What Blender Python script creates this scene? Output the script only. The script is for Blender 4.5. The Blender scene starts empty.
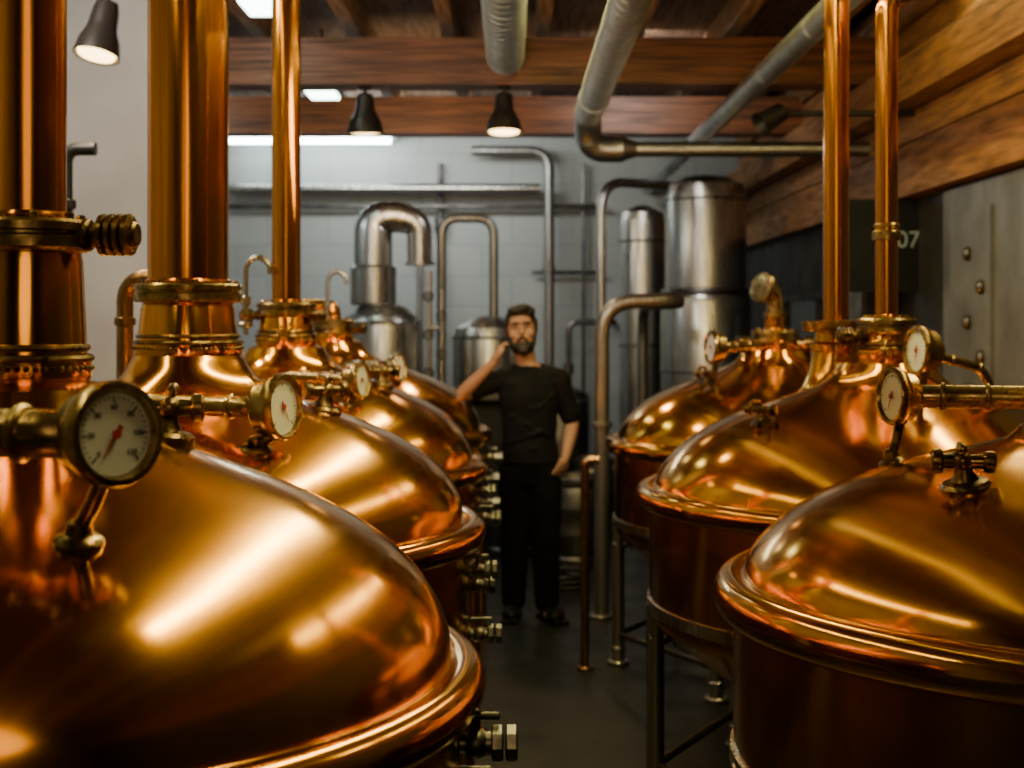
import bpy, bmesh, math, random
from mathutils import Vector, Matrix
random.seed(3)
S=bpy.context.scene; COL=S.collection
pi=math.pi
V=Vector

# ---------------------------------------------------------------- materials
def mat(name,col,metal=0.0,rough=0.5,var=0.12,scale=6.0,stretch=(1,1,1),bump=0.0,aniso=0.0,rvar=0.08,emit=None,es=0.0,spec=None,coord='Object',detail=5):
    m=bpy.data.materials.new(name); m.use_nodes=True
    nt=m.node_tree; N=nt.nodes; L=nt.links
    b=N['Principled BSDF']
    tc=N.new('ShaderNodeTexCoord'); mp=N.new('ShaderNodeMapping'); nz=N.new('ShaderNodeTexNoise')
    mp.inputs['Scale'].default_value=stretch
    nz.inputs['Scale'].default_value=scale; nz.inputs['Detail'].default_value=detail
    L.new(tc.outputs[coord],mp.inputs[0]); L.new(mp.outputs[0],nz.inputs[0])
    mr=N.new('ShaderNodeMapRange'); mr.inputs[1].default_value=0.3; mr.inputs[2].default_value=0.7
    mr.inputs[3].default_value=max(0,1-var*2); mr.inputs[4].default_value=1+var*0.4
    L.new(nz.outputs['Fac'],mr.inputs[0])
    mx=N.new('ShaderNodeVectorMath'); mx.operation='SCALE'
    mx.inputs[0].default_value=col[:3]
    L.new(mr.outputs[0],mx.inputs['Scale']); L.new(mx.outputs[0],b.inputs['Base Color'])
    r2=N.new('ShaderNodeMapRange'); r2.inputs[1].default_value=0.3; r2.inputs[2].default_value=0.7
    r2.inputs[3].default_value=min(1,rough+rvar); r2.inputs[4].default_value=max(0.02,rough-rvar)
    L.new(nz.outputs['Fac'],r2.inputs[0]); L.new(r2.outputs[0],b.inputs['Roughness'])
    b.inputs['Metallic'].default_value=metal
    if bump:
        bp=N.new('ShaderNodeBump'); bp.inputs['Strength'].default_value=bump; bp.inputs['Distance'].default_value=0.01
        L.new(nz.outputs['Fac'],bp.inputs['Height']); L.new(bp.outputs[0],b.inputs['Normal'])
    if aniso:
        b.inputs['Anisotropic'].default_value=aniso
        b.inputs['Anisotropic Rotation'].default_value=.25
        t=N.new('ShaderNodeTangent'); t.direction_type='RADIAL'; t.axis='Z'
        L.new(t.outputs[0],b.inputs['Tangent'])
    if emit:
        b.inputs['Emission Color'].default_value=(*emit,1); b.inputs['Emission Strength'].default_value=es
    if spec is not None: b.inputs['Specular IOR Level'].default_value=spec
    return m

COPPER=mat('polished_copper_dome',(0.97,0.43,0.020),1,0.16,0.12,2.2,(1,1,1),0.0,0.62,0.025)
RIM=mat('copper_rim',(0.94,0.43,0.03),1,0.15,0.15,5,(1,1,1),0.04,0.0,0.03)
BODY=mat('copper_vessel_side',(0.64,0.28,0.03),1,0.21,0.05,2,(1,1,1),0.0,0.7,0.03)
PIPE=mat('copper_pipe',(0.84,0.33,0.03),1,0.18,0.14,6,(12,12,.2),0.0,0,0.05)
DKPIPE=mat('aged_copper_pipe',(0.42,0.24,0.13),1,0.3,0.3,6,(6,6,1))
BRASS=mat('aged_brass',(0.58,0.40,0.19),1,0.29,0.4,22,(1,1,1),0.12,0,0.12)
BRASSD=mat('dark_brass',(0.34,0.22,0.11),1,0.34,0.5,26,(1,1,1),0.2,0,0.14)
FITD=mat('worn_steel_fitting',(0.25,0.24,0.22),1,0.36,0.4,20,(1,1,1),0.2,0,0.12)
STEEL=mat('brushed_steel',(0.50,0.48,0.44),1,0.32,0.2,5,(8,8,.5),0.0,0,0.1)
STEELD=mat('dark_steel',(0.16,0.15,0.14),1,0.4,0.3,6)
DOORM=mat('grey_door_steel',(0.16,0.165,0.17),.3,0.45,0.25,3)
DUCT=mat('galvanised_duct',(0.46,0.49,0.49),1,0.38,0.12,11,(1,1,1),0.03,0,.05)
BLACK=mat('black_painted_metal',(0.018,0.017,0.016),0.2,0.45,0.3,8)
SHADE=mat('dark_bronze_lampshade',(0.05,0.042,0.036),0.6,0.4,0.2,8)
DIAL=mat('dial_white',(0.84,0.88,0.92),0,0.3,0.04,10)
INK=mat('dial_ink',(0.03,0.03,0.03),0,0.5,0.1)
RED=mat('needle_red',(0.45,0.03,0.02),0,0.4,0.1)
WOOD=mat('red_brown_beam_wood',(0.21,0.070,0.020),0,0.5,0.42,4,(.6,14,14),0.3)
WOODY=mat('warm_timber',(0.31,0.14,0.045),0,0.65,0.32,2.5,(12,1.2,12),0.4)
WOODR=mat('rafter_wood',(0.42,0.25,0.13),0,0.6,0.3,3,(14,1,14),0.2)
SKIN=mat('skin',(0.36,0.185,0.115),0,0.6,0.08,10)
HAIR=mat('dark_hair',(0.012,0.008,0.006),0,0.6,0.3,60,(1,1,.3),0.4)
SHIRT=mat('black_cotton',(0.0045,0.0045,0.005),0,0.85,0.3,7,(1,1,2),1.0,spec=.2)
JEANS=mat('dark_denim',(0.003,0.0035,0.0045),0,0.9,0.3,8,(1,1,2),0.8,spec=.12)
SHOE=mat('black_leather',(0.005,0.005,0.005),0,0.6,0.2,spec=.2)
EYEW=mat('eye_white',(0.25,0.22,0.20),0,0.3,0.03)
LIP=mat('lip',(0.25,0.10,0.075),0,0.5,0.05)
TEALP=mat('dark_sign_paint',(0.008,0.010,0.011),0,0.6,0.3,spec=.2)
SIGNT=mat('sign_pale_lettering',(0.30,0.38,0.42),0,0.5,0.1)
GLASSD=mat('dark_window_glass',(0.02,0.022,0.025),0,0.08,0.1)
TUBE=mat('fluorescent_tube',(0.9,1,1),0,0.5,0,emit=(0.80,0.97,1.0),es=30)
PANEL=mat('ceiling_light_panel',(0.9,1,0.95),0,0.5,0,emit=(0.75,1.0,0.85),es=14)
BULB=mat('warm_bulb',(1,0.8,0.5),0,0.5,0,emit=(1,0.66,0.25),es=10)
CEIL=mat('dark_ceiling_boards',(0.18,0.105,0.06),0,0.7,0.3,3,(14,1,1),0.2)
WALLG=mat('left_grey_plaster',(0.48,0.52,0.53),0,0.8,0.15,2,bump=0.1)
COLM=mat('pale_column_plaster',(0.58,0.58,0.56),0,0.8,0.1,2,bump=0.1)
WALLD=mat('dark_wall_paint',(0.028,0.025,0.023),0,0.6,0.3,3,bump=0.1)
RUB=mat('black_rubber_hose',(0.012,0.012,0.012),0,0.5,0.2)

def brickmat():
    m=bpy.data.materials.new('grey_block_wall'); m.use_nodes=True
    nt=m.node_tree;N=nt.nodes;L=nt.links;b=N['Principled BSDF']
    tc=N.new('ShaderNodeTexCoord'); mp=N.new('ShaderNodeMapping'); mp.inputs['Rotation'].default_value=(pi/2,0,0)
    br=N.new('ShaderNodeTexBrick'); br.inputs['Scale'].default_value=1.0
    br.inputs['Brick Width'].default_value=0.62; br.inputs['Row Height'].default_value=0.31; br.inputs['Mortar Size'].default_value=0.006
    br.inputs['Color1'].default_value=(0.40,0.41,0.39,1); br.inputs['Color2'].default_value=(0.365,0.38,0.365,1); br.inputs['Mortar'].default_value=(0.29,0.30,0.29,1)
    L.new(tc.outputs['Object'],mp.inputs[0]); L.new(mp.outputs[0],br.inputs[0])
    nz=N.new('ShaderNodeTexNoise'); nz.inputs['Scale'].default_value=1.3; nz.inputs['Detail'].default_value=6
    mr=N.new('ShaderNodeMapRange'); mr.inputs[1].default_value=.3; mr.inputs[2].default_value=.7; mr.inputs[3].default_value=.6; mr.inputs[4].default_value=1.1
    vm=N.new('ShaderNodeVectorMath'); vm.operation='SCALE'
    L.new(nz.outputs['Fac'],mr.inputs[0]); L.new(br.outputs['Color'],vm.inputs[0]); L.new(mr.outputs[0],vm.inputs['Scale'])
    L.new(vm.outputs[0],b.inputs['Base Color']); b.inputs['Roughness'].default_value=.6
    return m
BRICK=brickmat()
FLOOR=mat('dark_concrete_floor',(0.013,0.0133,0.0137),0,0.42,0.35,3.0,bump=0.08,rvar=0.12)

# ---------------------------------------------------------------- mesh builder
def frame(d):
    d=V(d).normalized()
    a=V((0,0,1)) if abs(d.z)<0.95 else V((1,0,0))
    x=a.cross(d).normalized(); y=d.cross(x)
    return x,y,d
def fillet(pts,rad,n=8):
    pts=[V(p) for p in pts]; out=[pts[0]]
    for i in range(1,len(pts)-1):
        p=pts[i]; a=pts[i-1]-p; b=pts[i+1]-p
        d=min(rad,a.length*.49,b.length*.49)
        p0=p+a.normalized()*d; p1=p+b.normalized()*d
        for k in range(n+1):
            t=k/n; out.append((1-t)**2*p0+2*t*(1-t)*p+t*t*p1)
    out.append(pts[-1]); return out
def crom(pts,n=5):
    out=[]
    P=[pts[0]]+list(pts)+[pts[-1]]
    for i in range(1,len(P)-2):
        for k in range(n):
            t=k/n
            out.append(tuple(0.5*((2*P[i][j])+(-P[i-1][j]+P[i+1][j])*t+(2*P[i-1][j]-5*P[i][j]+4*P[i+1][j]-P[i+2][j])*t*t+(-P[i-1][j]+3*P[i][j]-3*P[i+1][j]+P[i+2][j])*t**3) for j in range(2)))
    out.append(tuple(pts[-1])); return out
class M:
    def __init__(s): s.v=[]; s.f=[]
    def rings(s,rings,cap=True,loop=False):
        base=len(s.v); n=len(rings[0])
        for r in rings: s.v.extend([V(p) for p in r])
        m=len(rings)
        for i in range(m if loop else m-1):
            a=base+i*n; b=base+((i+1)%m)*n
            for j in range(n):
                k=(j+1)%n
                s.f.append((a+j,a+k,b+k,b+j))
        if cap and not loop:
            s.f.append(tuple(base+j for j in reversed(range(n))))
            s.f.append(tuple(base+(m-1)*n+j for j in range(n)))
        return s
    def lathe(s,prof,o=(0,0,0),d=(0,0,1),seg=40,cap=True,loop=False):
        x,y,z=frame(d); o=V(o)
        R=[]
        for r,h in prof:
            r=max(r,1e-4)
            R.append([o+z*h+(x*math.cos(2*pi*j/seg)+y*math.sin(2*pi*j/seg))*r for j in range(seg)])
        return s.rings(R,cap,loop)
    def cyl(s,p0,p1,r0,r1=None,seg=20):
        p0=V(p0);p1=V(p1); r1=r0 if r1 is None else r1
        return s.lathe([(r0,0),(r1,(p1-p0).length)],p0,p1-p0,seg)
    def bcyl(s,p0,p1,r,b=0.004,seg=24):
        p0=V(p0);p1=V(p1);L=(p1-p0).length
        return s.lathe([(r-b,0),(r,b),(r,L-b),(r-b,L)],p0,p1-p0,seg)
    def ring(s,o,d,R,r,seg=40,rs=10,rz=None):
        rz=rz or r
        return s.lathe([(R+r*math.cos(2*pi*k/rs),rz*math.sin(2*pi*k/rs)) for k in range(rs)],o,d,seg,False,True)
    def tube(s,pts,r,seg=14,bend=0.0):
        pts=[V(p) for p in pts]
        if bend: pts=fillet(pts,bend)
        q=[pts[0]]
        for p in pts[1:]:
            if (p-q[-1]).length>1e-5: q.append(p)
        pts=q
        x,y,z=frame(pts[1]-pts[0]); R=[]
        for i,p in enumerate(pts):
            t=(pts[min(i+1,len(pts)-1)]-pts[max(i-1,0)]).normalized()
            x=(x-t*x.dot(t)).normalized(); y=t.cross(x)
            rr=r(i/(len(pts)-1)) if callable(r) else r
            R.append([p+(x*math.cos(2*pi*j/seg)+y*math.sin(2*pi*j/seg))*rr for j in range(seg)])
        return s.rings(R)
    def box(s,c,d,rz=0.0,R=None):
        c=V(c); b=len(s.v); mt=R or Matrix.Rotation(rz,3,'Z')
        for sx in(-.5,.5):
            for sy in(-.5,.5):
                for sz in(-.5,.5): s.v.append(c+mt@V((sx*d[0],sy*d[1],sz*d[2])))
        for f in((0,1,3,2),(4,6,7,5),(0,4,5,1),(2,3,7,6),(0,2,6,4),(1,5,7,3)): s.f.append(tuple(b+i for i in f))
        return s
    def ell(s,c,r,seg=20,n=12,R=None):
        c=V(c)
        if not hasattr(r,'__len__'): r=(r,r,r)
        rg=[]
        for i in range(n+1):
            a=-pi/2+pi*i/n; cr=max(math.cos(a),1e-3)
            ring=[]
            for j in range(seg):
                p=V((r[0]*cr*math.cos(2*pi*j/seg),r[1]*cr*math.sin(2*pi*j/seg),r[2]*math.sin(a)))
                if R: p=R@p
                ring.append(c+p)
            rg.append(ring)
        return s.rings(rg)
    def caps(s,p0,r0,p1,r1,seg=16):
        p0=V(p0);p1=V(p1); L=(p1-p0).length
        pr=[(r0*math.cos(a),r0*math.sin(a)) for a in [-pi/2+pi/2*k/5 for k in range(6)]]
        pr+=[(r1*math.cos(a),L+r1*math.sin(a)) for a in [pi/2*k/5 for k in range(6)]]
        return s.lathe(pr,p0,p1-p0,seg)
    def chain(s,pr,seg=16):
        for (a,ra),(b,rb) in zip(pr[:-1],pr[1:]): s.caps(a,ra,b,rb,seg)
        return s
    def loft(s,secs,seg=28):
        R=[]
        for c,rx,ry in secs:
            c=V(c); R.append([c+V((rx*math.cos(2*pi*j/seg),ry*math.sin(2*pi*j/seg),0)) for j in range(seg)])
        return s.rings(R)
def ob(name,m,material,parent=None,label=None,smooth=True,angle=35,cat=None,group=None,kind=None,recenter=True,mods=None):
    me=bpy.data.meshes.new(name)
    off=V((0,0,0))
    if parent is None and recenter:
        xs=[v.x for v in m.v];ys=[v.y for v in m.v];zs=[v.z for v in m.v]
        off=V(((min(xs)+max(xs))/2,(min(ys)+max(ys))/2,min(zs)))
    me.from_pydata([tuple(v-off) for v in m.v],[],m.f); me.update()
    bm=bmesh.new(); bm.from_mesh(me); bmesh.ops.recalc_face_normals(bm,faces=bm.faces); bm.to_mesh(me); bm.free()
    if smooth:
        me.shade_smooth(); me.set_sharp_from_angle(angle=math.radians(angle))
    me.materials.append(material)
    o=bpy.data.objects.new(name,me); COL.objects.link(o)
    o.location=off
    if parent: o.parent=parent
    if label: o['label']=label
    if cat: o['category']=cat
    if group: o['group']=group
    if kind: o['kind']=kind
    return o
def thing(name,loc,label,cat,group=None):
    e=bpy.data.objects.new(name,None); e.location=loc; e.empty_display_size=.1; COL.objects.link(e)
    e['label']=label; e['category']=cat
    if group: e['group']=group
    return e
def struct(name,m,material,label=None,**k):
    o=ob(name,m,material,kind='structure',recenter=False,**k)
    if label: o['label']=label
    return o
def box(c,d,**k): return M().box(c,d,**k)
def textmesh(txt,size,mtx,m):
    cu=bpy.data.curves.new('t','FONT'); cu.body=txt; cu.size=size; cu.align_x='CENTER'; cu.align_y='CENTER'; cu.extrude=0.0004
    o=bpy.data.objects.new('t',cu); COL.objects.link(o)
    bpy.context.view_layer.update()
    me=bpy.data.meshes.new_from_object(o)
    b=len(m.v)
    m.v.extend([mtx@v.co for v in me.vertices]); m.f.extend([tuple(b+i for i in p.vertices) for p in me.polygons])
    bpy.data.objects.remove(o); bpy.data.curves.remove(cu); bpy.data.meshes.remove(me)

# ---------------------------------------------------------------- room shell
XL,XR,YB,YF,ZC=-3.2,2.35,14.2,-3.0,3.8
struct('floor',box(((XL+XR)/2,(YB+YF)/2,-.05),(XR-XL+.4,YB-YF+.4,.1)),FLOOR,'dark grey concrete floor',smooth=False)
struct('ceiling',box(((XL+XR)/2,(YB+YF)/2,ZC+.05),(XR-XL+.4,YB-YF+.4,.1)),CEIL,'dark boarded ceiling',smooth=False)
struct('wall_back',box(((XL+XR)/2,YB+.1,ZC/2),(XR-XL+.4,.2,ZC)),BRICK,'pale grey painted block wall',smooth=False)
struct('wall_front',box(((XL+XR)/2,YF-.1,ZC/2),(XR-XL+.4,.2,ZC)),WALLD,'dark wall',smooth=False)
struct('wall_left',box((XL-.1,(YB+YF)/2,ZC/2),(.2,YB-YF,ZC)),WALLG,'grey plaster wall',smooth=False)
struct('wall_right',box((XR+.1,(YB+YF)/2,ZC/2),(.2,YB-YF,ZC)),WALLD,'dark painted wall',smooth=False)
LY=YB-YF-.1; CY=(YB+YF)/2
struct('trim_1',box((XR-.06,CY,2.51),(.12,LY,.17)),WOODY,'warm timber wall rail',smooth=False)
struct('trim_2',box((XR-.02,CY,2.675),(.04,LY,.145)),WOODY,'timber wall plank',smooth=False)
struct('trim_3',box((XR-.025,CY,2.835),(.05,LY,.16)),WOODY,'timber wall plank',smooth=False)
struct('trim_4',box((XR-.10,CY,3.05),(.20,LY,.24)),WOODY,'heavy timber wall beam',smooth=False)
struct('trim_5',box((XR-.03,CY,3.30),(.06,LY,.22)),WOODY,'dark timber wall plank',smooth=False)
struct('trim_6',box((XR-.04,CY,3.54),(.08,LY,.22)),WOODY,'dark timber wall plank',smooth=False)
struct('trim_7',box((-2.23,7.9,ZC/2),(.46,.4,ZC)),COLM,'pale plastered column',smooth=False)
for y in(8.85,11.15):
    m=M().box(((XL+XR)/2,y,3.335),(XR-XL-.1,.26,.29))
    ob('ceiling_beam',m,WOOD,label='red-brown timber beam spanning under the roof',cat='beam',group='ceiling cross beams',smooth=False)
for i in range(9):
    x=-2.9+i*.62
    ob('rafter',M().box((x,5.6,3.69),(.09,16.6,.2)),WOODR,label='tan wooden rafter under the ceiling boards',cat='rafter',group='ceiling rafters',smooth=False)
d=thing('door_1',(XR,6.85,0),'grey steel door with round studs','door'); d['kind']='structure'
ob('door_leaf',M().box((-.03,0,1.2),(.05,1.2,2.4)),DOORM,d,smooth=False)
ob('door_panel',M().box((-.065,.12,1.62),(.02,.62,1.3)),DOORM,d,smooth=False)
for k in range(5):
    ob('stud',M().lathe([(.001,0),(.035,.0),(.035,.02),(.02,.035),(.001,.037)],(-.07,.12-.2*(k%2),2.05-.17*k),(-1,0,0),20),STEELD,d)
w=thing('window_1',(XR,10.6,0),'dark glazed window in black frame','window'); w['kind']='structure'
ob('window_frame',M().box((-.02,0,1.9),(.06,2.6,.06)).box((-.02,0,1.2),(.06,2.6,.06)).box((-.02,1.3,1.55),(.06,.06,.76)).box((-.02,-1.3,1.55),(.06,.06,.76)).box((-.02,0,1.55),(.06,.05,.7)),BLACK,w,smooth=False)
ob('window_pane',M().box((-.012,0,1.55),(.01,2.5,.64)),GLASSD,w,smooth=False)
s=thing('wall_sign',(2.14,8.1,1.88),'dark panel sign with pale number 07 fixed to the wall','sign')
ob('sign_panel',M().box((0,0,.27),(.42,.03,.54)),TEALP,s,smooth=False)
tm=M(); textmesh('07',.135,Matrix.Translation((.148,-.018,.3))@Matrix.Rotation(pi/2,4,'X'),tm)
ob('sign_lettering',tm,SIGNT,s,smooth=False)
c=thing('wall_cabinet',(2.24,9.0,0),'tall black metal cabinet against the wall','cabinet')
ob('cabinet_body',M().box((0,0,1.1),(.2,1.1,2.2)),BLACK,c,smooth=False)
ob('cabinet_door',M().box((-.11,-.27,1.1),(.02,.5,2.1)),STEELD,c,smooth=False)
ob('cabinet_door',M().box((-.11,.27,1.1),(.02,.5,2.1)),STEELD,c,smooth=False)

# ---------------------------------------------------------------- kettle pieces
PROF_L=[(.806,1.115),(.804,1.150),(.792,1.200),(.758,1.257),(.705,1.311),(.635,1.358),(.55,1.401),(.46,1.438),(.37,1.471),(.29,1.499),(.23,1.526),(.19,1.560),(.163,1.605)]
PROF_R=[(.806,1.115),(.802,1.143),(.785,1.185),(.748,1.236),(.695,1.286),(.625,1.333),(.54,1.374),(.45,1.410),(.36,1.442),(.285,1.470),(.23,1.494),(.19,1.526),(.163,1.570)]
PROF_R1=[(.800,1.115),(.797,1.142),(.780,1.180),(.742,1.224),(.69,1.268),(.62,1.310),(.54,1.347),(.45,1.379),(.37,1.403),(.29,1.424),(.23,1.440),(.19,1.455),(.163,1.48)]
PR={}
def domez(r,R,k=None):
    P=PR.get(k.name if k else None,PROF_L)
    r=r*.87/R
    for (a,za),(b,zb) in zip(P[:-1],P[1:]):
        if b<=r<=a: return zb+(za-zb)*(r-b)/(a-b) if a!=b else za
    return P[-1][1] if r<.163 else 1.1
def gauge(k,c,n,rad,armpts,base,R,nums=False,needle=-135,armr=.024,dm=.8,df=.84):
    c=V(c); n=V(n).normalized(); up=V((0,0,1)); up=(up-n*up.dot(n)).normalized(); rt=up.cross(n)
    dp=rad*dm
    m=M().lathe([(rad*.45,-dp*1.05),(rad*.72,-dp),(rad*.84,-dp*.85),(rad*.86,-dp*.4),(rad*.98,-dp*.32),(rad*1.03,-dp*.15),(rad*1.04,dp*.05),(rad*.99,dp*.18),(rad*(df+.07),dp*.19),(rad*(df+.01),dp*.05),(rad*df,-.002)],c,n,48)
    m.lathe([(rad*.4,-dp*1.3),(rad*.42,-dp*.95)],c,n,24)
    g=ob('gauge',m,BRASS,k,'round dial gauge with brass bezel')
    ob('dial_face',M().lathe([(rad*df,0),(rad*df,.002)],c-n*.001,n,40),DIAL,g)
    t=M()
    for i in range(31):
        a=math.radians(225-270*i/30); L=.12 if i%5==0 else .06
        dr=rt*math.cos(a)+up*math.sin(a)
        p=c+dr*rad*(df-.07-L/2)+n*.002
        Rm=Matrix((dr,n.cross(dr),n)).transposed()
        t.box(p,(rad*L,rad*(.028 if i%5==0 else .014),.001),R=Rm)
    if nums:
        mt0=Matrix((rt,up,n)).transposed().to_4x4()
        for i in range(7):
            a=math.radians(225-270*i/6); dr=rt*math.cos(a)+up*math.sin(a)
            textmesh(str(i*20),rad*.16,Matrix.Translation(c+dr*rad*.52+n*.002)@mt0,t)
    ob('dial_markings',t,INK,g,smooth=False)
    a=math.radians(needle); dr=rt*math.cos(a)+up*math.sin(a); sd=n.cross(dr)
    nm=M(); q=c+n*.005
    nm.v+= [q-dr*rad*.2+sd*rad*.05,q-dr*rad*.2-sd*rad*.05,q+dr*rad*.55,q-dr*rad*.2+sd*rad*.05+n*.001,q-dr*rad*.2-sd*rad*.05+n*.001,q+dr*rad*.55+n*.001]
    nm.f+=[(0,1,2),(5,4,3),(0,3,4,1),(1,4,5,2),(2,5,3,0)]
    nm.lathe([(rad*.09,-.001),(rad*.09,.003)],q,n,16)
    ob('needle',nm,RED,g,smooth=False)
    if armpts:
        a=M().tube([c-n*dp*.9]+[V(p) for p in armpts],armr,24,.05)
        p0=V(armpts[0]); p1=V(armpts[1]); dd=(p1-p0).normalized()
        a.bcyl(p0+dd*.045,p0+dd*.06,armr*1.22); a.bcyl(p0+dd*.15,p0+dd*.162,armr*1.18)
        ob('gauge_arm',a,BRASS,k,'brass tube holding the gauge')
    if base is not None:
        bx,by=base; bz=domez(math.hypot(bx,by),R,k)
        b0=V((bx,by,bz)); top=c-n*dp*.4-up*rad*.85
        m=M().tube([top,(top+b0)/2+V((0,0,.004)),b0+V((0,0,.02))],rad*.17,16,.01)
        m.lathe([(rad*.5,-.012),(rad*.5,.004),(rad*.42,.010),(rad*.28,.014),(rad*.24,.03),(rad*.16,.034)],b0,V((bx*.4,by*.4,.9)),24)
        m.bcyl(top-V((0,0,.01)),top+V((0,0,.012)),rad*.24)
        ob('gauge_stem',m,BRASSD,k,'short brass stem on dome')
def domevalve(k,bx,by,R,s=1.0,ang=0.0):
    bz=domez(math.hypot(bx,by),R,k); o=V((bx,by,bz)); n=V((bx*.5,by*.5,1)).normalized()
    d=V((math.cos(ang),math.sin(ang),0)); sd=V((-d.y,d.x,0))
    m=M().lathe([(.055*s,-.02),(.055*s,.002),(.048*s,.010*s),(.03*s,.014*s),(.02*s,.03*s),(.018*s,.05*s)],o,n,28)
    q=o+n*.055*s
    m.ell(q,.024*s)
    m.bcyl(q-d*.05*s,q+d*.045*s,.016*s)
    m.bcyl(q+d*.04*s,q+d*.065*s,.027*s); m.bcyl(q-d*.07*s,q-d*.045*s,.024*s)
    v=ob('dome_valve',m,BRASSD,k,'small brass valve on the dome')
    h=M().cyl(q,q+n*.035*s,.009*s).tube([q+n*.035*s-sd*.005,q+n*.04*s+sd*.04*s,q+n*.035*s+sd*.08*s],.008*s,10,.02)
    h.ell(q+n*.035*s+sd*.08*s,.012*s)
    ob('valve_handle',h,BRASS,v)
def sidevalve(k,z,R,dirx,s=1.0,dy=0.0):
    x0=dirx*(math.sqrt((R-.05)**2-dy*dy)-.025); d=V((dirx,0,0)); o=V((x0,dy,z))
    m=M().bcyl(o-d*.02,o+d*.055*s,.018*s).bcyl(o+d*.02*s,o+d*.032*s,.034*s).ell(o+d*.06*s,.026*s)
    m.bcyl(o+d*.06*s,o+d*.10*s,.02*s)
    for i in range(2): m.lathe([(.026*s,0),(.032*s,.003),(.032*s,.018*s),(.026*s,.021*s)],o+d*(.085+.024*i)*s,d,8)
    v=ob('outlet_valve',m,FITD,k,'worn steel outlet coupling on the vessel side')
    ob('valve_handle',M().cyl(o+d*.06*s,o+d*.06*s+V((0,0,.045*s)),.007*s).bcyl(o+d*.03*s+V((0,0,.047*s)),o+d*.10*s+V((0,0,.047*s)),.007*s,.002),STEELD,v)

def kettle(x,y,R,label,neck,pipe,prof0,legs=6,side=1,rm=.036):
    k=thing('copper_kettle',(x,y,0),label,'brewing kettle','copper brewing kettles along the aisle')
    PR[k.name]=prof0
    q=R/.87
    prof=[(r*q,z) for r,z in crom(prof0,6)]
    ob('dome',M().lathe(prof+[(prof[-1][0]-.01,prof[-1][1]),(.001,prof[-1][1]-.01)],seg=192,cap=True),COPPER,k,'polished copper dome',angle=60)
    rc=R-rm
    rp=[(rc+rm*math.copysign(abs(math.cos(a))**.95,math.cos(a)),1.138-rm*1.12+rm*1.12*math.copysign(abs(math.sin(a))**.95,math.sin(a))) for a in [2*pi*i/24 for i in range(24)]]
    m=M().lathe(rp,seg=192,cap=False,loop=True)
    m.ring((0,0,1.130),(0,0,1),prof[0][0]-.003,.007,160,8)
    ob('rim',m,RIM,k,'rounded copper rim',angle=60)
    rb=R-.048
    body=[(rb-.02,1.13),(rb,1.12),(rb,.70),(rb-.004,.67),(rb-.03,.64),(rb*.62,.42),(.12,.26),(.10,.20),(.02,.20)]
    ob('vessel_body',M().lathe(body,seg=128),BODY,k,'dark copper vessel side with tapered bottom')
    ob('band',M().lathe([(rb,.74),(rb+.008,.738),(rb+.009,.70),(rb,.695)],seg=96,loop=True,cap=False),STEEL,k,'thin steel band')
    for i in range(legs):
        a=pi+2*pi*i/legs; lr=rb-.018; lx,ly=lr*math.cos(a),lr*math.sin(a)
        l=M().bcyl((lx,ly,.02),(lx,ly,.72),.032,.003).bcyl((lx,ly,0),(lx,ly,.02),.055).bcyl((lx,ly,.06),(lx,ly,.09),.038)
        ob('leg',l,STEEL if side>0 else BODY,k,'tubular leg with round foot')
    st=M()
    for i in range(legs):
        a=pi+2*pi*i/legs; b=a+2*pi/legs; r=rb-.018
        st.cyl((r*math.cos(a),r*math.sin(a),.15),(r*math.cos(b),r*math.sin(b),.15),.016)
    ob('leg_brace',st,STEELD,k)
    ob('drain_pipe',M().tube([(0,0,.24),(0,0,.1),((-.45 if side>0 else .45),0,.1)],.03,14,.06),STEEL,k)
    z0=prof0[-1][1]; nr=.163*q
    sh,zf,fr,pr=neck
    rr=sh
    m=M().lathe([(nr,z0-.004),(rr*1.12,z0+.012),(rr*1.14,z0+.02),(rr*1.14,z0+.045),(rr*1.06,z0+.052),(rr*.98,zf-.045),(rr*.92,zf-.02)],seg=64)
    ob('neck',m,COPPER,k,'flared copper neck')
    m=M()
    m.ring((0,0,z0+.05),(0,0,1),rr*1.12,.007,64,8); m.ring((0,0,z0+.068),(0,0,1),rr*1.06,.006,64,8)
    nb=int(2*pi*rr*1.1/.014)
    for i in range(nb):
        a=2*pi*i/nb; m.ell((rr*1.13*math.cos(a),rr*1.13*math.sin(a),z0+.033),.0055,8,5)
    ob('neck_collar',m,BRASSD,k,'beaded brass collar')
    m=M().lathe([(rr*.9,zf-.03),(fr-.006,zf-.028),(fr,zf-.022),(fr,zf-.004),(fr-.008,zf),(fr-.008,zf+.004),(fr,zf+.007),(fr,zf+.02),(fr-.006,zf+.026),(pr*1.05,zf+.027)],seg=64)
    for i in range(8):
        a=2*pi*(i+.5)/8; r=(fr+pr)/2+.003
        m.bcyl((r*math.cos(a),r*math.sin(a),zf+.024),(r*math.cos(a),r*math.sin(a),zf+.037),.008,.002,6)
    ob('flange',m,BRASS,k,'bolted brass flange')
    if pipe:
        m=M().tube([V(p) for p in pipe],pr,40,.14)
        m.ring((0,0,zf+.034),(0,0,1),pr+.002,.006,40,8)
        ob('riser_pipe',m,PIPE,k,'polished copper riser pipe')
    return k
TOP=3.57
K1=kettle(-.825,2.4,.78,'copper kettle with slim riser and large white dial gauge',(.088,1.865,.10,.059),[(0,0,1.86),(0,0,TOP)],PROF_L,side=-1)
K2=kettle(-.953,4.12,.876,'copper kettle with thick copper riser pipe',(.138,1.80,.157,.117),[(0,0,1.80),(0,0,TOP)],PROF_L,side=-1)
K3=kettle(-.942,5.84,.843,'copper kettle with thin riser and tap',(.11,1.765,.125,.060),[(0,0,1.76),(0,0,TOP)],PROF_L,side=-1)
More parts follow.
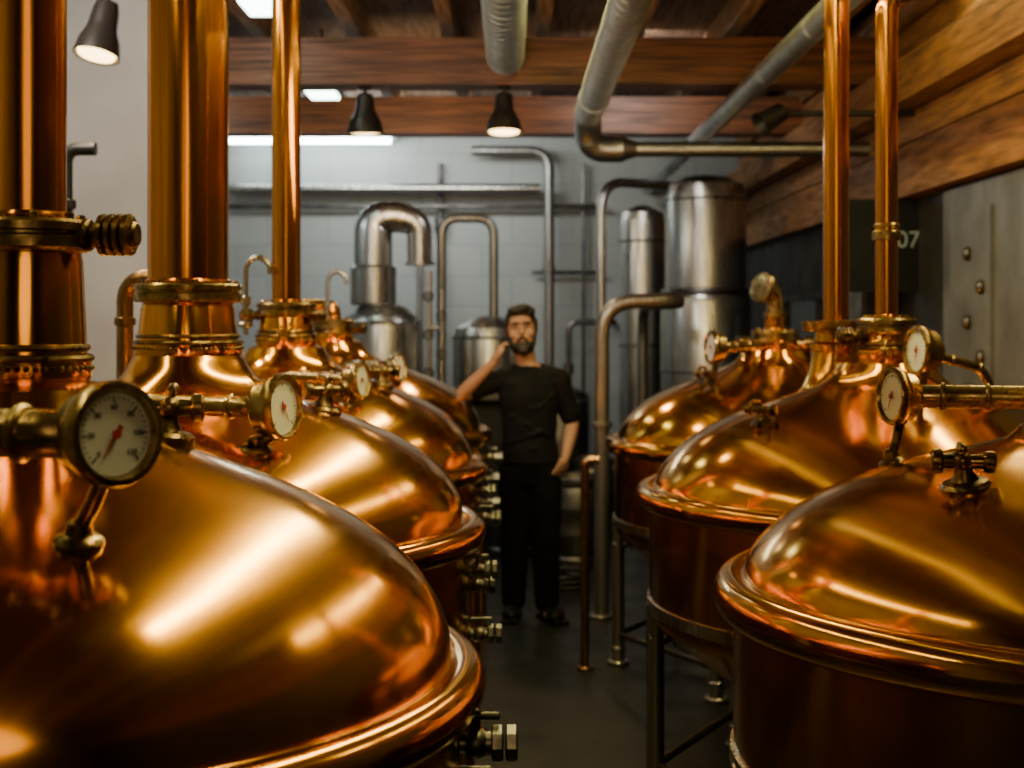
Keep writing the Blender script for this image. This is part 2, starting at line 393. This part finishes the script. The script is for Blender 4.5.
K4=kettle(-.97,7.56,.865,'copper kettle at the end of the row with short brass outlet',(.10,1.70,.115,.045),[(0,0,1.70),(0,0,1.79),(-.16,0,1.79)],PROF_L,side=-1)
R1=kettle(1.31,3.15,.85,'copper kettle with horizontal brass gauge arm',(.12,1.66,.13,.06),[(0,0,1.66),(0,0,2.75),(.9,0,2.75)],PROF_R1,rm=.044)
R2=kettle(1.322,4.94,.882,'copper kettle with two copper riser pipes',(.085,1.70,.105,.039),[(0,0,1.70),(0,0,2.86),(.14,0,2.90),(.93,0,2.90)],PROF_R)
R3=kettle(1.315,7.0,.85,'copper kettle with short curved brass outlet',(.09,1.64,.12,.05),[(0,0,1.64),(0,0,1.74)],PROF_R)

ox,oy=-.115,.27
m=M().lathe([(.17,1.42),(.125,1.47),(.10,1.53),(.088,1.60),(.095,1.605),(.095,1.63),(.08,1.64),(.075,1.69)],(ox,oy,0),seg=48)
ob('second_neck',m,COPPER,R2,'flared copper side neck')
m=M().lathe([(.07,1.675),(.125,1.68),(.128,1.70),(.128,1.715),(.05,1.72)],(ox,oy,0),seg=48)
ob('second_flange',m,BRASS,R2,'brass flange')
ob('second_riser_pipe',M().cyl((ox,oy,1.71),(ox,oy,TOP),.047,seg=32),PIPE,R2,'polished copper riser pipe')
ob('pipe_union',M().bcyl((0,0,2.0),(0,0,2.035),.05).bcyl((0,0,2.045),(0,0,2.06),.045),BRASS,R2)
ob('curved_outlet',M().tube([(0,0,1.72),(0,0,1.86),(-.07,-.05,1.90)],.045,24,.08).lathe([(.045,-.02),(.075,-.015),(.08,0),(.075,.015),(.05,.02)],(-.07,-.05,1.88),(-.8,-.5,.25),32).bcyl((0,0,1.735),(0,0,1.76),.06),BRASS,R3,'short curved brass outlet with round end')

def sidefit(k,z,r0,d,s=1.0):
    d=V(d).normalized(); o=V((0,0,z))
    m=M().bcyl(o+d*r0*.8,o+d*(r0+.05*s),.022*s).bcyl(o+d*(r0+.015*s),o+d*(r0+.03*s),.03*s)
    for i in range(4): m.lathe([(.031*s,0),(.038*s,.003),(.038*s,.012*s),(.031*s,.015*s)],o+d*(r0+(.045+.0155*i)*s),d,12)
    m.bcyl(o+d*(r0+.10*s),o+d*(r0+.115*s),.024*s)
    ob('side_coupling',m,BRASSD,k,'ribbed brass coupling')
sidefit(K1,1.865,.080,(1,-.1,0),.95)
sidefit(K3,1.74,.10,(-1,-.2,0),.8); sidefit(K3,1.74,.10,(1,-.3,0),.7)
sidefit(K4,1.68,.10,(1,-.4,0),.9)
sidefit(R2,1.665,.09,(-1,-.1,0),.8)
sidefit(R3,1.60,.09,(-1,-.3,0),1.1); sidefit(R3,1.60,.09,(1,-.2,0),1.1)
for kk,xo in((K3,-.16),(K4,-.02)):
    ob('gooseneck_tap',M().tube([(xo,-.05,1.66),(xo,-.05,1.95),(xo+.05,-.05,1.99),(xo+.10,-.05,1.95),(xo+.10,-.05,1.91)],.011,12,.05).bcyl((xo,-.05,1.78),(xo,-.05,1.82),.022).bcyl((xo,-.05,1.69),(xo,-.05,1.71),.03),STEEL,kk,'small steel gooseneck tap')

gauge(K1,(.285,-.50,1.565),(.76,-.65,.05),.071,[(.205,-.49,1.565),(-.12,-.44,1.565),(-.22,-.42,1.53),(-.25,-.40,1.38)],(.215,-.43),.78,True,-125,.034,1.0,.80)
gauge(K2,(.359,-.50,1.495),(.93,-.36,.03),.085,[(.27,-.49,1.495),(-.06,-.38,1.495),(-.09,-.34,1.38)],(.29,-.50),.868,False,-60,.027)
gauge(K3,(.36,-.44,1.490),(.96,-.28,.03),.072,[(.29,-.43,1.490),(.05,-.33,1.50),(.0,-.28,1.40)],(.31,-.45),.84,False,-30,.024)
gauge(K4,(.394,-.40,1.48),(.96,-.28,.03),.075,[(.32,-.39,1.48),(.1,-.3,1.49),(.05,-.25,1.40)],(.34,-.42),.865,False,-30,.024)
gauge(R1,(-.385,.25,1.535),(-.975,-.22,.03),.068,[(-.32,.245,1.535),(.20,.12,1.535),(.25,.08,1.38)],(-.385,.25),.85,False,-110,.028)
gauge(R2,(.01,-.34,1.62),(-.975,-.22,.03),.080,[(.08,-.335,1.60),(.24,-.30,1.56),(.32,-.25,1.38)],(.03,-.32),.875,False,-100,.016)
gauge(R3,(-.367,-.35,1.59),(-.975,-.22,.03),.078,[(-.29,-.34,1.59),(-.1,-.15,1.60),(-.05,-.05,1.60)],(-.36,-.33),.85,False,-60,.024)
for (k,x,y,R,s,a) in((K1,.220,.05,.78,.9,.2),(K1,.02,-.33,.78,.6,.0),(K2,.40,-.02,.868,1.0,.5),(K3,.40,-.05,.84,1.0,.3),(R1,-.37,-.25,.85,.95,2.9),(R2,-.477,-.24,.875,.8,2.6),(R3,-.365,-.2,.85,.8,2.6)):
    domevalve(k,x,y,R,s,a)
for k,R,L in((K1,.78,((1.0,-.02,1.0),(.90,.03,.85))),(K2,.876,((.99,-.03,.85),(.93,.05,.8),(.80,-.02,.95))),(K3,.843,((1.01,.0,.8),(.90,-.04,1.0))),(K4,.865,((.98,-.02,1.0),(.86,.04,.85),(.74,-.03,.9)))):
    for z,dy,s in L: sidevalve(k,z,R,1,s,dy=dy)
for k,R in((R2,.882),(R3,.85)): sidevalve(k,.60,R-.08,-1,.9)

ob('copper_elbow_pipe',M().tube([(-1.38,4.99,0),(-1.38,4.99,1.87),(-1.2,4.99,1.87)],.03,16,.1).bcyl((-1.38,4.99,1.70),(-1.38,4.99,1.73),.038).bcyl((-1.38,4.99,0),(-1.38,4.99,.02),.06),DKPIPE,label='aged copper elbow pipe standing between kettles',cat='pipe')
ob('black_pipe',M().tube([(-1.93,6.05,0),(-1.93,6.05,2.46),(-1.8,6.05,2.46)],.03,16,.08).bcyl((-1.93,6.05,0),(-1.93,6.05,.02),.06).bcyl((-1.93,6.05,1.9),(-1.93,6.05,1.94),.045).bcyl((-1.93,6.05,2.2),(-1.93,6.05,2.24),.045),BLACK,label='black painted vertical pipe beside the kettles',cat='pipe')
PG=mat('dull_grey_steel_pipe',(0.30,0.285,0.265),.85,.38,.25,5,(8,8,.5))
ob('curved_steel_pipe',M().tube([(.52,8.1,0),(.52,8.1,1.83),(.95,8.1,1.83),(1.0,8.4,1.83),(1.0,10.7,1.83),(1.0,10.7,0)],.044,20,.28).bcyl((.52,8.1,0),(.52,8.1,.02),.08).bcyl((.52,8.1,1.1),(.52,8.1,1.13),.06),PG,label='tall curved metal pipe rising beside the end kettle',cat='pipe')
ob('bent_copper_pipe',M().tube([(.36,6.9,0),(.36,6.9,1.03),(.43,6.9,1.03)],.022,14,.05).bcyl((.36,6.9,0),(.36,6.9,.015),.045),DKPIPE,label='thin bent copper pipe at the aisle edge',cat='pipe')
ob('rear_steel_pipe',M().tube([(.76,11.9,0),(.76,11.9,2.9),(1.5,12.4,2.9),(1.5,14.15,2.9)],.042,16,.25),STEEL,label='steel pipe running up beside the tanks',cat='pipe')
ob('wall_steel_pipe',M().tube([(.37,13.9,0),(.37,13.9,3.4),(-.4,13.9,3.4)],.05,16,.2).bcyl((.37,13.9,2.2),(.37,13.9,2.25),.065),PG,label='steel pipe on the back wall with top bend',cat='pipe')
ob('wall_conduit',M().tube([(.72,14.1,0),(.72,14.1,3.3)],.02,10).tube([(.9,14.1,2.2),(.2,14.1,2.2)],.02,10),STEELD,label='thin conduit fixed to the block wall',cat='conduit')
ob('wall_conduit',M().tube([(-.72,14.1,1.2),(-.72,14.1,3.3)],.03,10).bcyl((-.72,14.1,2.6),(-.72,14.1,2.75),.06),STEELD,label='vertical conduit with junction sleeve on the block wall',cat='conduit')
ob('wall_rail',M().bcyl((-2.9,13.95,3.03),(.28,13.95,3.03),.05).box((-1.3,14.08,3.03),(3.1,.22,.02)),STEEL,label='long horizontal steel rail along the back wall',cat='rail')
ob('wall_pipe',M().bcyl((-2.9,14.05,2.86),(.9,14.05,2.86),.028),STEELD,label='thin horizontal pipe along the back wall',cat='pipe')
ob('wall_pipe',M().tube([(-.9,13.7,1.0),(-.9,13.7,2.45),(-.9,14.15,2.45)],.035,14,.15).tube([(-.9,13.7,1.02),(-.9,14.15,1.02)],.03,12),PG,label='grey bent pipe before the back wall',cat='pipe')
ob('wall_pipe',M().tube([(.55,13.6,0),(.55,13.6,1.7),(1.0,13.6,1.7),(1.0,14.15,1.7)],.03,14,.1).bcyl((.55,13.6,1.2),(.55,13.6,1.3),.05),STEELD,label='dark bent pipe with coupling before the back wall',cat='pipe')

# ---------------------------------------------------------------- ducts
def spiral(pts,r,bend,label,mtl=DUCT,step=.11,name='ventilation_duct'):
    P=fillet(pts,bend,10) if bend else [V(p) for p in pts]
    m=M().tube(P,r,32)
    acc=0
    for a,b in zip(P[:-1],P[1:]):
        L=(b-a).length; d=(b-a).normalized() if L>1e-6 else None
        t=step-acc
        while d is not None and t<L:
            m.ring(a+d*t,d,r,.002,32,6); t+=step
        acc=(acc+L)%step
    return m,mtl,label,name
def putduct(a,extra=None):
    m,mtl,label,name=a
    if extra: extra(m)
    ob(name,m,mtl,label=label,cat='duct')
def ex(m):
    m.bcyl((.48,8.2,3.02),(.48,8.26,3.02),.093)
    m.lathe([(.085,0),(.05,.10)],(.70,9.02,2.82),(1,0,0),32)
    m.tube([(.78,9.02,2.82),(1.45,9.02,2.82),(2.33,9.02,2.82)],.05,24,.2)
    m.bcyl((1.1,9.02,2.82),(1.14,9.02,2.82),.058)
putduct(spiral([(.48,1.5,3.02),(.48,8.9,3.02),(.50,9.02,2.82),(.71,9.02,2.82)],.085,.17,'galvanised spiral duct bending down and running to the wall',step=.13),ex)
putduct(spiral([(-.04,1.5,3.33),(-.04,8.55,3.33)],.115,0,'straight galvanised spiral duct under the ceiling',step=.13))
putduct(spiral([(1.37,1.5,3.05),(1.37,14.15,3.05)],.062,0,'long grey ventilation pipe under the beams',DUCT,1.2))

# ---------------------------------------------------------------- lamps
def pendant(x,y,zb,zt,r,lit,dv=(0,0,-1),label='',glow=True):
    t=thing('pendant_lamp',(x,y,zt),label,'lamp','pendant spot lamps')
    h=zt-zb; d=V(dv).normalized()
    rod=V((0,0,-h+.26)) if h>.35 else V((0,0,-.03))
    ob('lamp_rod',M().bcyl((0,0,-.015),(0,0,0),.04).cyl((0,0,0),rod,.012),BLACK,t)
    m=M().lathe([(.02,0),(.048,.012),(.058,.05),(.062,.11),(r*.72,.15),(r*.90,.19),(r,.25),(r*1.02,.26),(r-.004,.26),(r*.86,.192),(.05,.12),(.03,.03)],rod,d,36)
    ob('lamp_shade',m,SHADE,t,'dark bell-shaped metal shade')
    ob('bulb',M().lathe([(.02,.11),(r*.60,.175),(r*.86,.240),(r*.8,.258),(r*.3,.268),(.001,.27)],rod,d,24),BULB if lit else DIAL,t)
    if lit:
        l=bpy.data.lights.new('lamp_light','SPOT'); l.energy=lit; l.color=(1,.72,.4); l.spot_size=2.2; l.spot_blend=.7; l.shadow_soft_size=.06
        o=bpy.data.objects.new('lamp_light',l); COL.objects.link(o); o.parent=t
        o.location=rod+d*.32; o.rotation_euler=d.to_track_quat('-Z','Y').to_euler()
pendant(-1.76,6.1,2.85,3.78,.098,50,(-.14,-.24,-1),'dark bell-shaped spot lamp, lit, hanging by the column')
pendant(-.93,8.85,2.9,3.19,.115,12,(0,.10,-1),'dark bell-shaped lamp under the timber beam')
pendant(-.05,8.85,2.9,3.19,.115,40,(0,-.10,-1),'dark bell-shaped lamp, lit, under the timber beam')
t=thing('wall_spotlight',(2.28,8.0,2.9),'dark spotlight on a bracket from the timber wall','lamp')
ob('bracket_arm',M().cyl((.02,0,0),(-.75,0,0),.018),BLACK,t)
ob('spot_head',M().lathe([(.03,0),(.055,.02),(.06,.12),(.075,.18),(.07,.18),(.05,.12)],(-.72,0,.02),(-.75,-.2,-.45),24),BLACK,t)
t=thing('fluorescent_light',(-2.0,13.85,3.5),'long lit fluorescent tube fixture on the back wall','light fixture')
ob('fixture_body',M().box((0,.19,.05),(1.7,.32,.05)),STEEL,t,smooth=False)
ob('tube',M().bcyl((-.8,0,0),(.8,0,0),.035),TUBE,t)
for x,y,z,ln in((-1.36,10.0,3.34,.45),(-1.45,8.1,3.53,.4)):
    t=thing('ceiling_light',(x,y,z),'small lit rectangular ceiling light panel','light fixture','ceiling light panels')
    ob('light_housing',M().box((0,0,.035),(.26,ln+.04,.05)).cyl((0,0,.05),(0,0,3.8-z-.001),.01),BLACK,t,smooth=False)
    ob('light_panel',M().box((0,0,0),(.20,ln,.02)),PANEL,t,smooth=False)

# ---------------------------------------------------------------- background plant
t=thing('steel_tank',(1.594,11.5,0),'tall stainless steel tank in two tiers','tank','stainless tanks')
ob('tank_lower',M().lathe([(.10,.35),(.36,.55),(.37,.6),(.37,1.86),(.35,1.93),(.33,1.95)],seg=56),STEEL,t)
ob('tank_upper',M().lathe([(.31,1.96),(.33,1.98),(.33,2.72),(.30,2.83),(.18,2.89),(.02,2.91)],seg=56),STEEL,t)
ob('tank_band',M().ring((0,0,1.95),(0,0,1),.35,.022,56,8).ring((0,0,1.3),(0,0,1),.372,.01,56,8).ring((0,0,2.7),(0,0,1),.332,.008,56,8),STEELD,t)
for i in range(4):
    a=pi/4+i*pi/2; ob('leg',M().bcyl((.3*math.cos(a),.3*math.sin(a),0),(.3*math.cos(a),.3*math.sin(a),.62),.025),STEEL,t)
t=thing('steel_tank',(1.13,12.15,0),'slim stainless steel cylinder tank','tank','stainless tanks')
ob('tank_shell',M().lathe([(.08,.35),(.19,.45),(.20,2.55),(.18,2.65),(.06,2.71),(.01,2.72)],seg=40),STEEL,t)
ob('tank_band',M().ring((0,0,1.5),(0,0,1),.202,.01,40,8).ring((0,0,2.4),(0,0,1),.202,.01,40,8),STEELD,t)
for i in range(3):
    a=i*2*pi/3; ob('leg',M().bcyl((.13*math.cos(a),.13*math.sin(a),0),(.13*math.cos(a),.13*math.sin(a),.5),.02),STEEL,t)
t=thing('steel_tank',(.42,12.6,0),'low steel tank with flat domed lid','tank','stainless tanks')
ob('tank_shell',M().lathe([(.20,.15),(.27,.2),(.28,1.02),(.25,1.08),(.12,1.12),(.04,1.13)],seg=40),STEELD,t)
ob('tank_band',M().ring((0,0,1.0),(0,0,1),.282,.012,40,8),STEEL,t)
for i in range(3):
    a=i*2*pi/3; ob('leg',M().bcyl((.2*math.cos(a),.2*math.sin(a),0),(.2*math.cos(a),.2*math.sin(a),.25),.02),STEEL,t)
t=thing('workbench',(-1.1,11.3,0),'long dark steel bench carrying the stills','bench')
ob('bench_top',M().box((0,0,1.13),(2.6,1.0,.05)),STEELD,t,smooth=False)
ob('bench_front',M().box((0,.1,.6),(2.5,.7,1.0)),BLACK,t,smooth=False)
for x in(-1.2,1.2):
    for y in(-.42,.42): ob('leg',M().box((x,y,.553),(.06,.06,1.105)),STEELD,t,smooth=False)
t=thing('still',(-1.04,11.2,1.156),'round steel still with thick swan-neck pipe','still','steel stills on the bench')
ob('still_pot',M().lathe([(.28,0),(.31,.02),(.31,.50),(.29,.58),(.2,.66),(.15,.69)],seg=48),STEEL,t)
ob('still_collar',M().ring((0,0,.55),(0,0,1),.305,.014,48,8).lathe([(.17,.68),(.185,.70),(.185,.98),(.16,1.0)],(-.07,0,0),seg=40),STEEL,t)
ob('swan_neck',M().tube([(-.07,0,.68),(-.07,0,1.36),(.10,0,1.40),(.30,0,1.34),(.30,0,1.02)],lambda u:.155-.055*u,28,.22).bcyl((.30,0,1.0),(.30,0,1.03),.12),STEEL,t)
t=thing('still',(-.2,11.5,1.156),'small steel still with thin bent pipe','still','steel stills on the bench')
ob('still_pot',M().lathe([(.25,0),(.29,.03),(.29,.40),(.26,.50),(.13,.58),(.06,.60)],seg=48),STEEL,t)
ob('still_band',M().ring((0,0,.42),(0,0,1),.285,.014,48,8),STEELD,t)
ob('bent_pipe',M().tube([(.05,0,.57),(.05,0,1.40),(-.38,0,1.40),(-.38,0,.02)],.038,18,.15),PG,t)
t=thing('valve_manifold',(-.60,10.95,1.156),'upright steel manifold with small round valves','manifold')
ob('manifold_pipe',M().bcyl((-.05,0,0),(-.05,0,.95),.025).bcyl((.05,0,0),(.05,0,.8),.025).bcyl((-.05,0,.5),(.05,0,.5),.02),STEEL,t)
for i in range(5): ob('valve_wheel',M().ring((-.05+.1*(i%2),-.05,.15+.15*i),(0,1,0),.035,.008,20,8).cyl((-.05+.1*(i%2),-.05,.15+.15*i),(-.05+.1*(i%2),0,.15+.15*i),.012),STEELD,t)
def keg(x,y,l):
    t=thing('keg',(x,y,0),l,'keg','steel kegs on the floor')
    ob('keg_shell',M().lathe([(.19,0),(.2,.01),(.2,.05),(.185,.07),(.2,.12),(.205,.2),(.21,.22),(.205,.24),(.205,.38),(.21,.4),(.205,.42),(.2,.5),(.185,.55),(.2,.57),(.2,.61),(.19,.62),(.18,.56),(.03,.56)],seg=40),STEELD,t)
    ob('keg_fitting',M().bcyl((0,0,.55),(0,0,.6),.04),BRASSD,t)
keg(.45,9.9,'dark steel keg on the floor'); keg(.62,11.2,'dark steel keg on the floor'); keg(.0,10.3,'dark steel keg on the floor')
hp=[]
for i in range(90):
    a=2*pi*i/24; r=.14+.012*math.sin(i*.7); hp.append((.32+r*math.cos(a),8.85+r*math.sin(a),.02+.033*(i//24)+.033*(i%24)/24))
ob('coiled_hose',M().tube(hp,.015,8),RUB,label='black rubber hose coiled on the floor',cat='hose')

# ---------------------------------------------------------------- person
def blob(name,m,material,parent,voxel=.006,sm=4,label=None):
    o=ob(name,m,material,parent,label)
    md=o.modifiers.new('r','REMESH'); md.mode='VOXEL'; md.voxel_size=voxel; md.use_smooth_shade=True
    s=o.modifiers.new('s','SMOOTH'); s.factor=.5; s.iterations=sm
    bpy.context.view_layer.update()
    dg=bpy.context.evaluated_depsgraph_get()
    me=bpy.data.meshes.new_from_object(o.evaluated_get(dg))
    o.modifiers.clear(); o.data=me; me.name=name
    me.shade_smooth()
    if not me.materials: me.materials.append(material)
    return o
p=thing('person',(.10,8.06,0),'person in black t-shirt and trousers, hand raised to cheek','person')
hx=-.03
b=M()
b.ell((hx,0.005,1.672),(.078,.098,.108),28,18)
b.ell((hx,-.03,1.600),(.060,.070,.075),24,14)
b.ell((hx,-.088,1.560),(.026,.022,.022))
b.ell((hx,-.078,1.702),(.060,.022,.013))
b.caps((hx,-.095,1.678),.009,(hx,-.114,1.642),.012)
b.ell((hx,-.103,1.640),(.019,.013,.009))
b.ell((hx,-.094,1.603),(.026,.014,.010))
for sx in(-1,1):
    b.ell((hx+sx*.043,-.066,1.636),(.024,.024,.026))
    b.ell((hx+sx*.081,.008,1.655),(.010,.022,.034))
b.loft([((hx*.5,.02,1.40),.075,.07),((hx*.6,.015,1.47),.060,.062),((hx,.0,1.56),.057,.060)])
b.loft([((0,0,.86),.150,.105),((0,0,.95),.155,.11),((0,0,1.05),.138,.10),((0,0,1.18),.148,.11),((0,0,1.30),.165,.115),((0,0,1.38),.15,.10),((0,0.01,1.44),.09,.07),((0,.015,1.47),.07,.06)])
Ls=V((-.165,.01,1.375)); Le=V((-.400,-.05,1.285)); Lw=V((-.204,-.125,1.478))
b.chain([(Ls,.052),(Ls.lerp(Le,.5),.046),(Le,.037)]); b.chain([(Le,.037),(Le.lerp(Lw,.3),.040),(Lw,.025)])
Rs=V((.170,.01,1.375)); Re=V((.250,.05,1.12)); Rw=V((.205,-.07,.935))
b.chain([(Rs,.052),(Rs.lerp(Re,.5),.046),(Re,.037)]); b.chain([(Re,.037),(Re.lerp(Rw,.3),.040),(Rw,.025)])
def hand(w,d,pn,th,curl):
    d=V(d).normalized(); pn=V(pn); pn=(pn-d*pn.dot(d)).normalized(); sd=d.cross(pn)*th
    Rm=Matrix((sd,pn,d)).transposed()
    b.ell(w+d*.048,(.040,.016,.052),R=Rm); b.caps(w,.023,w+d*.03,.025)
    for i,(o,L) in enumerate(((.030,.072),(.010,.082),(-.010,.076),(-.029,.060))):
        q=w+d*.085+sd*o; dd=d; pts=[q-d*.02]
        for k in range(3):
            dd=(dd+pn*curl).normalized(); q=q+dd*L*(.42,.32,.26)[k]; pts.append(q)
        rr=(.0095,.0090,.0082,.0075)
        b.chain([(pts[j],rr[j]) for j in range(4)],10)
    q=w+d*.02+sd*.028
    b.chain([(q,.013),(q+d*.03+sd*.022,.0115),(q+d*.058+sd*.026+pn*.012,.0095)],10)
hand(Lw,(.34,.28,.90),(.85,.30,-.2),-1,.42)
hand(Rw,(-.42,-.05,-.90),(-.7,.6,0),1,.35)
LG=((-1,-.095,.02),(1,.105,-.03))
for sx,fx,fy in LG:
    hq=V((sx*.085,0,.90)); kn=V((fx*.95,-.015+fy,.49)); an=V((fx,.02+fy,.09))
    b.chain([(hq,.085),(hq.lerp(kn,.5),.070),(kn,.052)]); b.chain([(kn,.052),(kn.lerp(an,.3),.054),(an,.034)])
    b.caps(an-V((0,0,.03)),.030,an+V((0,-.09,-.06)),.02)
body=blob('body',b,SKIN,p,.0055,3)
m=M().loft([((0,0,.90),.172,.130),((0,0,.94),.170,.129),((0,0,.99),.165,.124),((0,0,1.05),.154,.12),((0,0,1.10),.160,.124),((0,0,1.18),.162,.127),((0,0,1.28),.178,.132),((0,.003,1.36),.170,.122),((0,.012,1.415),.125,.095),((-.01,.015,1.458),.078,.075)])
m.chain([(Ls,.068),(Ls.lerp(Le,.35),.061),(Ls.lerp(Le,.60),.062)]); m.chain([(Rs,.068),(Rs.lerp(Re,.35),.062),(Rs.lerp(Re,.80),.060)])
m.caps((-.06,.012,1.425),.050,(-.155,.01,1.385),.060); m.caps((.06,.012,1.425),.050,(.160,.01,1.385),.060)
for a0,a1 in(((-.12,-.112,1.02),(.08,-.128,1.09)),((.13,-.095,1.05),(-.02,-.128,1.13)),((-.12,-.10,1.16),(.02,-.13,1.22)),((.14,-.09,1.30),(.05,-.125,1.22)),((-.14,-.09,.96),(.03,-.125,.99))):
    m.caps(a0,.006,a1,.010,8)
blob('t_shirt',m,SHIRT,p,.007,3,'black short-sleeved t-shirt')
m=M().loft([((0,0,.78),.160,.115),((0,0,.83),.164,.118),((0,0,.90),.166,.122),((0,0,.96),.160,.118)])
for sx,fx,fy in LG:
    hq=V((sx*.080,0,.85)); kn=V((fx*.90,-.015+fy,.49)); an=V((fx*.95,.02+fy,.10))
    m.chain([(hq,.106),(hq.lerp(kn,.5),.098),(kn,.084)]); m.chain([(kn,.084),(kn.lerp(an,.4),.080),(an,.068)])
blob('trousers',m,JEANS,p,.009,4,'dark straight trousers')
for (sx,fx,fy),r in zip(LG,(-.1,.4)):
    m=M(); Rm=Matrix.Rotation(r,3,'Z'); c=V((fx,.02+fy,0))
    m.ell(c+Rm@V((0,.0,.06)),(.050,.065,.06)); m.ell(c+Rm@V((0,-.10,.045)),(.056,.105,.045)); m.box(c+Rm@V((0,-.065,.012)),(.095,.27,.024),r)
    blob('shoe',m,SHOE,p,.006,3,'black shoe')
m=M().ell((hx,.020,1.695),(.088,.100,.098),26,16)
m.ell((hx,-.045,1.766),(.064,.052,.032)); m.ell((hx+.015,-.066,1.776),(.046,.034,.026)); m.ell((hx-.025,-.060,1.768),(.038,.032,.024)); m.ell((hx+.05,-.03,1.752),(.036,.05,.03))
for sx in(-1,1): m.caps((hx+sx*.080,-.015,1.70),.014,(hx+sx*.078,-.02,1.645),.010)
hr=blob('hair',m,HAIR,p,.006,1,'short dark swept-up hair')
bm=bmesh.new(); bm.from_mesh(hr.data)
bmesh.ops.delete(bm,geom=[v for v in bm.verts if v.co.y<-.055 and v.co.z<1.732 and abs(v.co.x-hx)<.07],context='VERTS'); bm.to_mesh(hr.data); bm.free()
m=M().ell((hx,-.048,1.566),(.064,.060,.046)); m.ell((hx,-.095,1.547),(.033,.026,.032))
for sx in(-1,1): m.caps((hx+sx*.074,-.02,1.645),.009,(hx+sx*.055,-.055,1.58),.018); m.caps((hx,-.112,1.620),.006,(hx+sx*.028,-.100,1.602),.007)
blob('beard',m,HAIR,p,.005,1,'short dark beard')
for sx in(-1,1):
    ob('eye',M().ell((hx+sx*.030,-.0875,1.677),(.012,.009,.005),16,10),EYEW,p)
    ob('iris',M().ell((hx+sx*.030,-.0955,1.677),(.0055,.003,.0045),12,8),INK,p)
    ob('eyebrow',M().chain([((hx+sx*.013,-.099,1.694),.0045),((hx+sx*.034,-.098,1.699),.005),((hx+sx*.052,-.085,1.693),.0035)],8),HAIR,p)
ob('lips',M().ell((hx,-.107,1.600),(.018,.006,.005),14,8),LIP,p)
TA=math.radians(-6)
for c in p.children:
    if c.name.split('.')[0] in('t_shirt','trousers','shoe'): continue
    for v in c.data.vertices:
        t=max(0,min(1,(v.co.z-1.49)/.06))
        if t>0 and v.co.x>-.125:
            t=t*t*(3-2*t)
            x=hx+(v.co.x-hx)*(1+.08*t); y=v.co.y*(1+.08*t); z=v.co.z+max(0,v.co.z-1.53)*.05
            a=TA*t; dx,dz=x-hx,z-1.50
            v.co=(hx+dx*math.cos(a)+dz*math.sin(a),y,1.50-dx*math.sin(a)+dz*math.cos(a))

# ---------------------------------------------------------------- lights
def area(x,y,z,sz,e,c,tgt=None,shape='DISK',sy=None):  # added area lights with no modelled fixture behind them
    l=bpy.data.lights.new('added_area_light','AREA'); l.shape=shape; l.size=sz; l.energy=e; l.color=c
    if sy: l.size_y=sy
    o=bpy.data.objects.new('added_area_light',l); COL.objects.link(o); o.location=(x,y,z)
    if tgt: o.rotation_euler=(V(tgt)-V((x,y,z))).to_track_quat('-Z','Y').to_euler()
    return o
W=(1,.84,.28); W2=(1,.78,.52)
area(.35,4.6,3.5,.09,120,W,None,'RECTANGLE',5.4)  # unseen strip over the aisle, shaped for long curved streaks on the domes
area(-2.0,3.2,3.4,.09,34,W,None,'RECTANGLE',4.2)  # added side strip for streaks on the left domes
area(2.12,4.9,3.4,.09,38,W,None,'RECTANGLE',4.2)  # added side strip for streaks on the right domes
area(-.3,-1.8,2.7,1.8,15,(1,.68,.28),(0,3,1.0))  # added warm fill from behind the camera
area(-1.0,12.4,3.5,1.8,52,(.93,1,.98),(-.6,14.2,2.8),'RECTANGLE',.4)  # added cool wash on the back wall, helping the fluorescent tube
area(.9,9.9,3.6,.4,20,(1,.96,.9),(1.0,12.5,2.0))  # added light aimed at the rear tanks
area(-2.1,5.2,3.4,.3,30,(1,.95,.88),(-2.3,7.9,2.7))  # added light to brighten the column
area(-2.9,10.0,3.2,.5,16,(.85,.97,1),(-3.0,13,2.0))  # added cool light aimed along the rear left wall
area(1.0,5.5,2.6,.5,14,(1,.70,.38),(2.35,7.5,2.7))  # added warm light to brighten the timber wall
area(-.3,5.5,2.5,.8,26,(1,.76,.48),(0,7.8,3.8))  # added up-light to lift the rafters
area(-.8,10.0,2.9,.6,11,(1,.76,.48),(-.5,11.5,3.8))  # second added up-light, for the rear beam and rafters
area(-.6,6.7,3.3,.2,7,W2,(.1,8.0,1.5))  # added small warm light on the person's face and arm
w=bpy.data.worlds.new('World'); S.world=w; w.use_nodes=True
w.node_tree.nodes['Background'].inputs[0].default_value=(.9,.7,.5,1); w.node_tree.nodes['Background'].inputs[1].default_value=.02

# ---------------------------------------------------------------- camera
cd=bpy.data.cameras.new('camera'); cam=bpy.data.objects.new('camera',cd); COL.objects.link(cam)
cam.location=(0,0,1.72); cam.rotation_euler=(pi/2,0,0)
cd.lens=49.2; cd.sensor_width=36; cd.shift_y=-.0625; cd.clip_start=.05
cd.dof.use_dof=True; cd.dof.focus_distance=2.9; cd.dof.aperture_fstop=3.8
S.camera=cam
